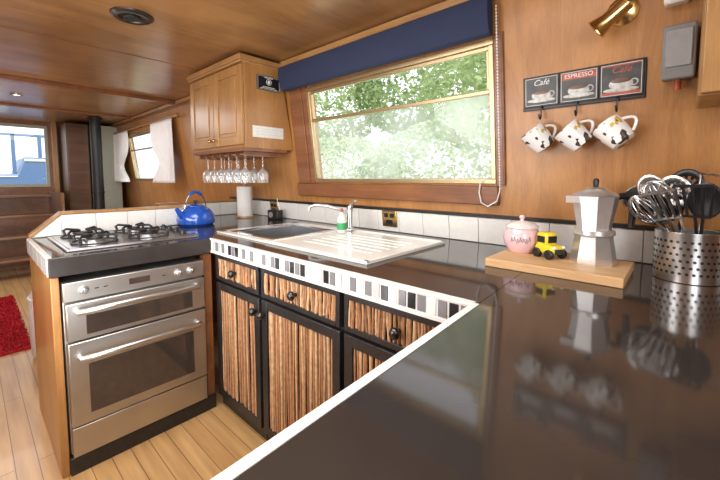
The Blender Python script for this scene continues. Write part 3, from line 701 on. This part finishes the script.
o=thing('junction_box','grey plastic electrical box mounted on wooden wall','electrical box',wallpt(.033,1.565),(0,TH,0))
B().box((-.085,-.038,-.08),(-.0005,.038,.075)).obj('case','grey',o,bevel=.006)
B().box((-.091,-.030,-.045),(-.084,.030,.06)).obj('cover','greyl',o,bevel=.003)
B().cyl((-.045,0,-.08),(-.045,0,-.11),.010,.009).obj('cable_gland','red',o)
o=thing('alarm','small white plastic alarm unit on wooden wall','alarm',wallpt(.045,1.745),(0,TH,0))
B().box((-.055,-.030,-.04),(-.0005,.030,.05)).obj('case','white',o,bevel=.008)
B().cyl((-.055,0,0),(-.057,0,0),.012).obj('sounder','grey',o)
o=thing('end_cupboard','varnished wooden wall cupboard at end of worktop','cupboard',(1.25,-.44,1.385))
B().box((.0,0,0),(.225,.428,.52)).obj('body','woodv',o,bevel=.006)
B().box((-.02,.004,.004),(-.001,.424,.516)).obj('door','woodv',o,bevel=.004)

o=thing('roof_vent','dark bronze round mushroom vent in the plywood ceiling','vent',(.57,1.98,1.949))
B().lathe([(0,-.004),(.055,-.004),(.058,-.012),(.075,-.014),(.088,-.006),(.09,0)],n=36).obj('vent_ring','vent',o)
B().lathe([(0,-.016),(.03,-.016),(.034,-.012),(.034,-.004)],n=28).obj('vent_centre','iron',o)
def downl(x,y):
    o=thing('ceiling_downlight','small round chrome recessed ceiling light','ceiling light',(x,y,1.949),group='ceiling downlights')
    B().lathe([(.026,0),(.045,0),(.045,-.004),(.038,-.010),(.026,-.006)],n=28).obj('bezel','chrome',o)
    B().lathe([(0,-.003),(.026,-.004)],n=24).obj('lens','bulb',o)
m,nt,b=newmat('lamp_lens'); b.inputs['Emission Color'].default_value=(1,.9,.75,1); b.inputs['Emission Strength'].default_value=3; M['bulb']=m
for p in ((.35,4.6),(.8,5.3)): downl(*p)

rr=random.Random(5)
w=B(); w.box((-.5,3.3,0),(.24,4.9,.012))
for _ in range(9000):
    x=rr.uniform(-.2,.25); y=rr.uniform(3.3,4.9); a=rr.uniform(0,6.28); h=rr.uniform(.018,.034); dx,dy=math.cos(a),math.sin(a)
    w.poly([(x-dy*.004,y+dx*.004,.01),(x+dy*.004,y-dx*.004,.01),(x+dx*.012,y+dy*.012,h)])
w.obj('rug','rug',loc=(0,0,.001),label='red shaggy rug on the plank floor',cat='rug',norecalc=True)
o=thing('pouffe','round white leather pouffe behind the hob counter','pouffe',(.45,3.1,.001))
B().lathe([(0,0),(.2,0),(.225,.03),(.23,.2),(.225,.40),(.2,.45),(.1,.47),(0,.47)],n=32).obj('cushion','leather',o)
B().torus((0,0,.40),.226,.006,32).obj('piping','leather',o)

# ---------------- outside ----------------
B().box((1.8,-8,-.6),(50,50,.2)).obj('ground','grass',kind='structure')
rr=random.Random(3)
def leafcloud(w,c,rad,n,sz):
    for _ in range(n):
        while True:
            v=Vector((rr.uniform(-1,1),rr.uniform(-1,1),rr.uniform(-1,1)))
            if v.length<1: break
        v=v.normalized()*(v.length**.4)
        p=Vector(c)+Vector((v.x*rad[0],v.y*rad[1],v.z*rad[2]))
        e=Euler((rr.uniform(0,6),rr.uniform(0,6),rr.uniform(0,6))).to_matrix(); s=sz*rr.uniform(.6,1.3)
        w.poly([p+e@Vector(q)*s for q in ((0,-1,0),(.45,-.2,.1),(.3,.6,0),(0,1,0),(-.3,.6,0),(-.45,-.2,.1))])
def tree(name,lab,cat,clouds,mat='leaf'):
    w=B()
    for c in clouds: leafcloud(w,*c)
    w.obj(name,mat,label=lab,cat=cat,kind='stuff',norecalc=True)
tree('bush','green leafy bush on the bank outside the window','bush',[((7.0,2.9,2.9),(.9,1.6,1.2),2600,.07)])
tree('tree_foliage','tall sunlit green trees outside the window','tree',[((15,9,6.2),(1.5,5,3.2),5200,.16),((15,17,5.5),(1.5,5,3.0),3500,.17),((13,3,6.5),(1.5,4,3.5),3500,.16)])
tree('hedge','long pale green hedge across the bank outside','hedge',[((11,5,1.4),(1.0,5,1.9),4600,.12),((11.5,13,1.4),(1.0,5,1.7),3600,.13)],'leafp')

# ---------------- lights ----------------
wd=bpy.data.worlds.new('World'); sc.world=wd; wd.use_nodes=True
bg=wd.node_tree.nodes['Background']; bg.inputs[0].default_value=(.93,.96,1,1); bg.inputs[1].default_value=1.9
def area(name,loc,tgt,sx,sy,pw,col=(.97,.985,1)):
    l=bpy.data.lights.new(name,'AREA'); l.shape='RECTANGLE'; l.size=sx; l.size_y=sy; l.energy=pw; l.color=col
    o=bpy.data.objects.new(name,l); COL.objects.link(o); o.location=loc; o.rotation_euler=(Vector(tgt)-Vector(loc)).to_track_quat('-Z','Y').to_euler(); return o
area('fill_ceiling',(.2,.9,1.93),(.2,.9,0),1.0,1.4,28)  # added overhead fill to brighten the galley, not a fitting
area('fill_cabin',(.3,4.6,1.90),(.3,4.6,0),1.0,1.6,26)  # added area fill brightening the far cabin from above
area('fill_back',(-.5,-.9,1.5),(1.0,1.6,1.0),.9,.8,30)  # unseen fill added behind the camera, aimed into the galley
area('fill_left',(-.65,1.6,1.2),(1.2,1.8,.9),1.2,.6,20)  # added side fill from the left; no source stands there
area('fill_bounce',(-.25,.9,.95),(.3,1.6,1.95),.7,1.2,20)  # added upward fill to lift the galley ceiling
area('fill_cabin_bounce',(-.3,3.9,.6),(.1,4.4,1.95),.7,1.6,18)  # added low fill aimed up at the far cabin ceiling
s=bpy.data.lights.new('sun','SUN'); s.energy=4; s.angle=.05; so=bpy.data.objects.new('sun',s); COL.objects.link(so); so.rotation_euler=(math.radians(40),math.radians(-25),0)

cam=bpy.data.cameras.new('camera'); co=bpy.data.objects.new('camera',cam); COL.objects.link(co)
cam.sensor_width=36; cam.lens=357/20; cam.shift_y=-.05; cam.clip_start=.02
co.location=(0,0,1.18); co.rotation_euler=(math.pi/2-math.atan(.0725),0,-math.radians(47.7))
sc.camera=co
sc.view_settings.view_transform='Standard'
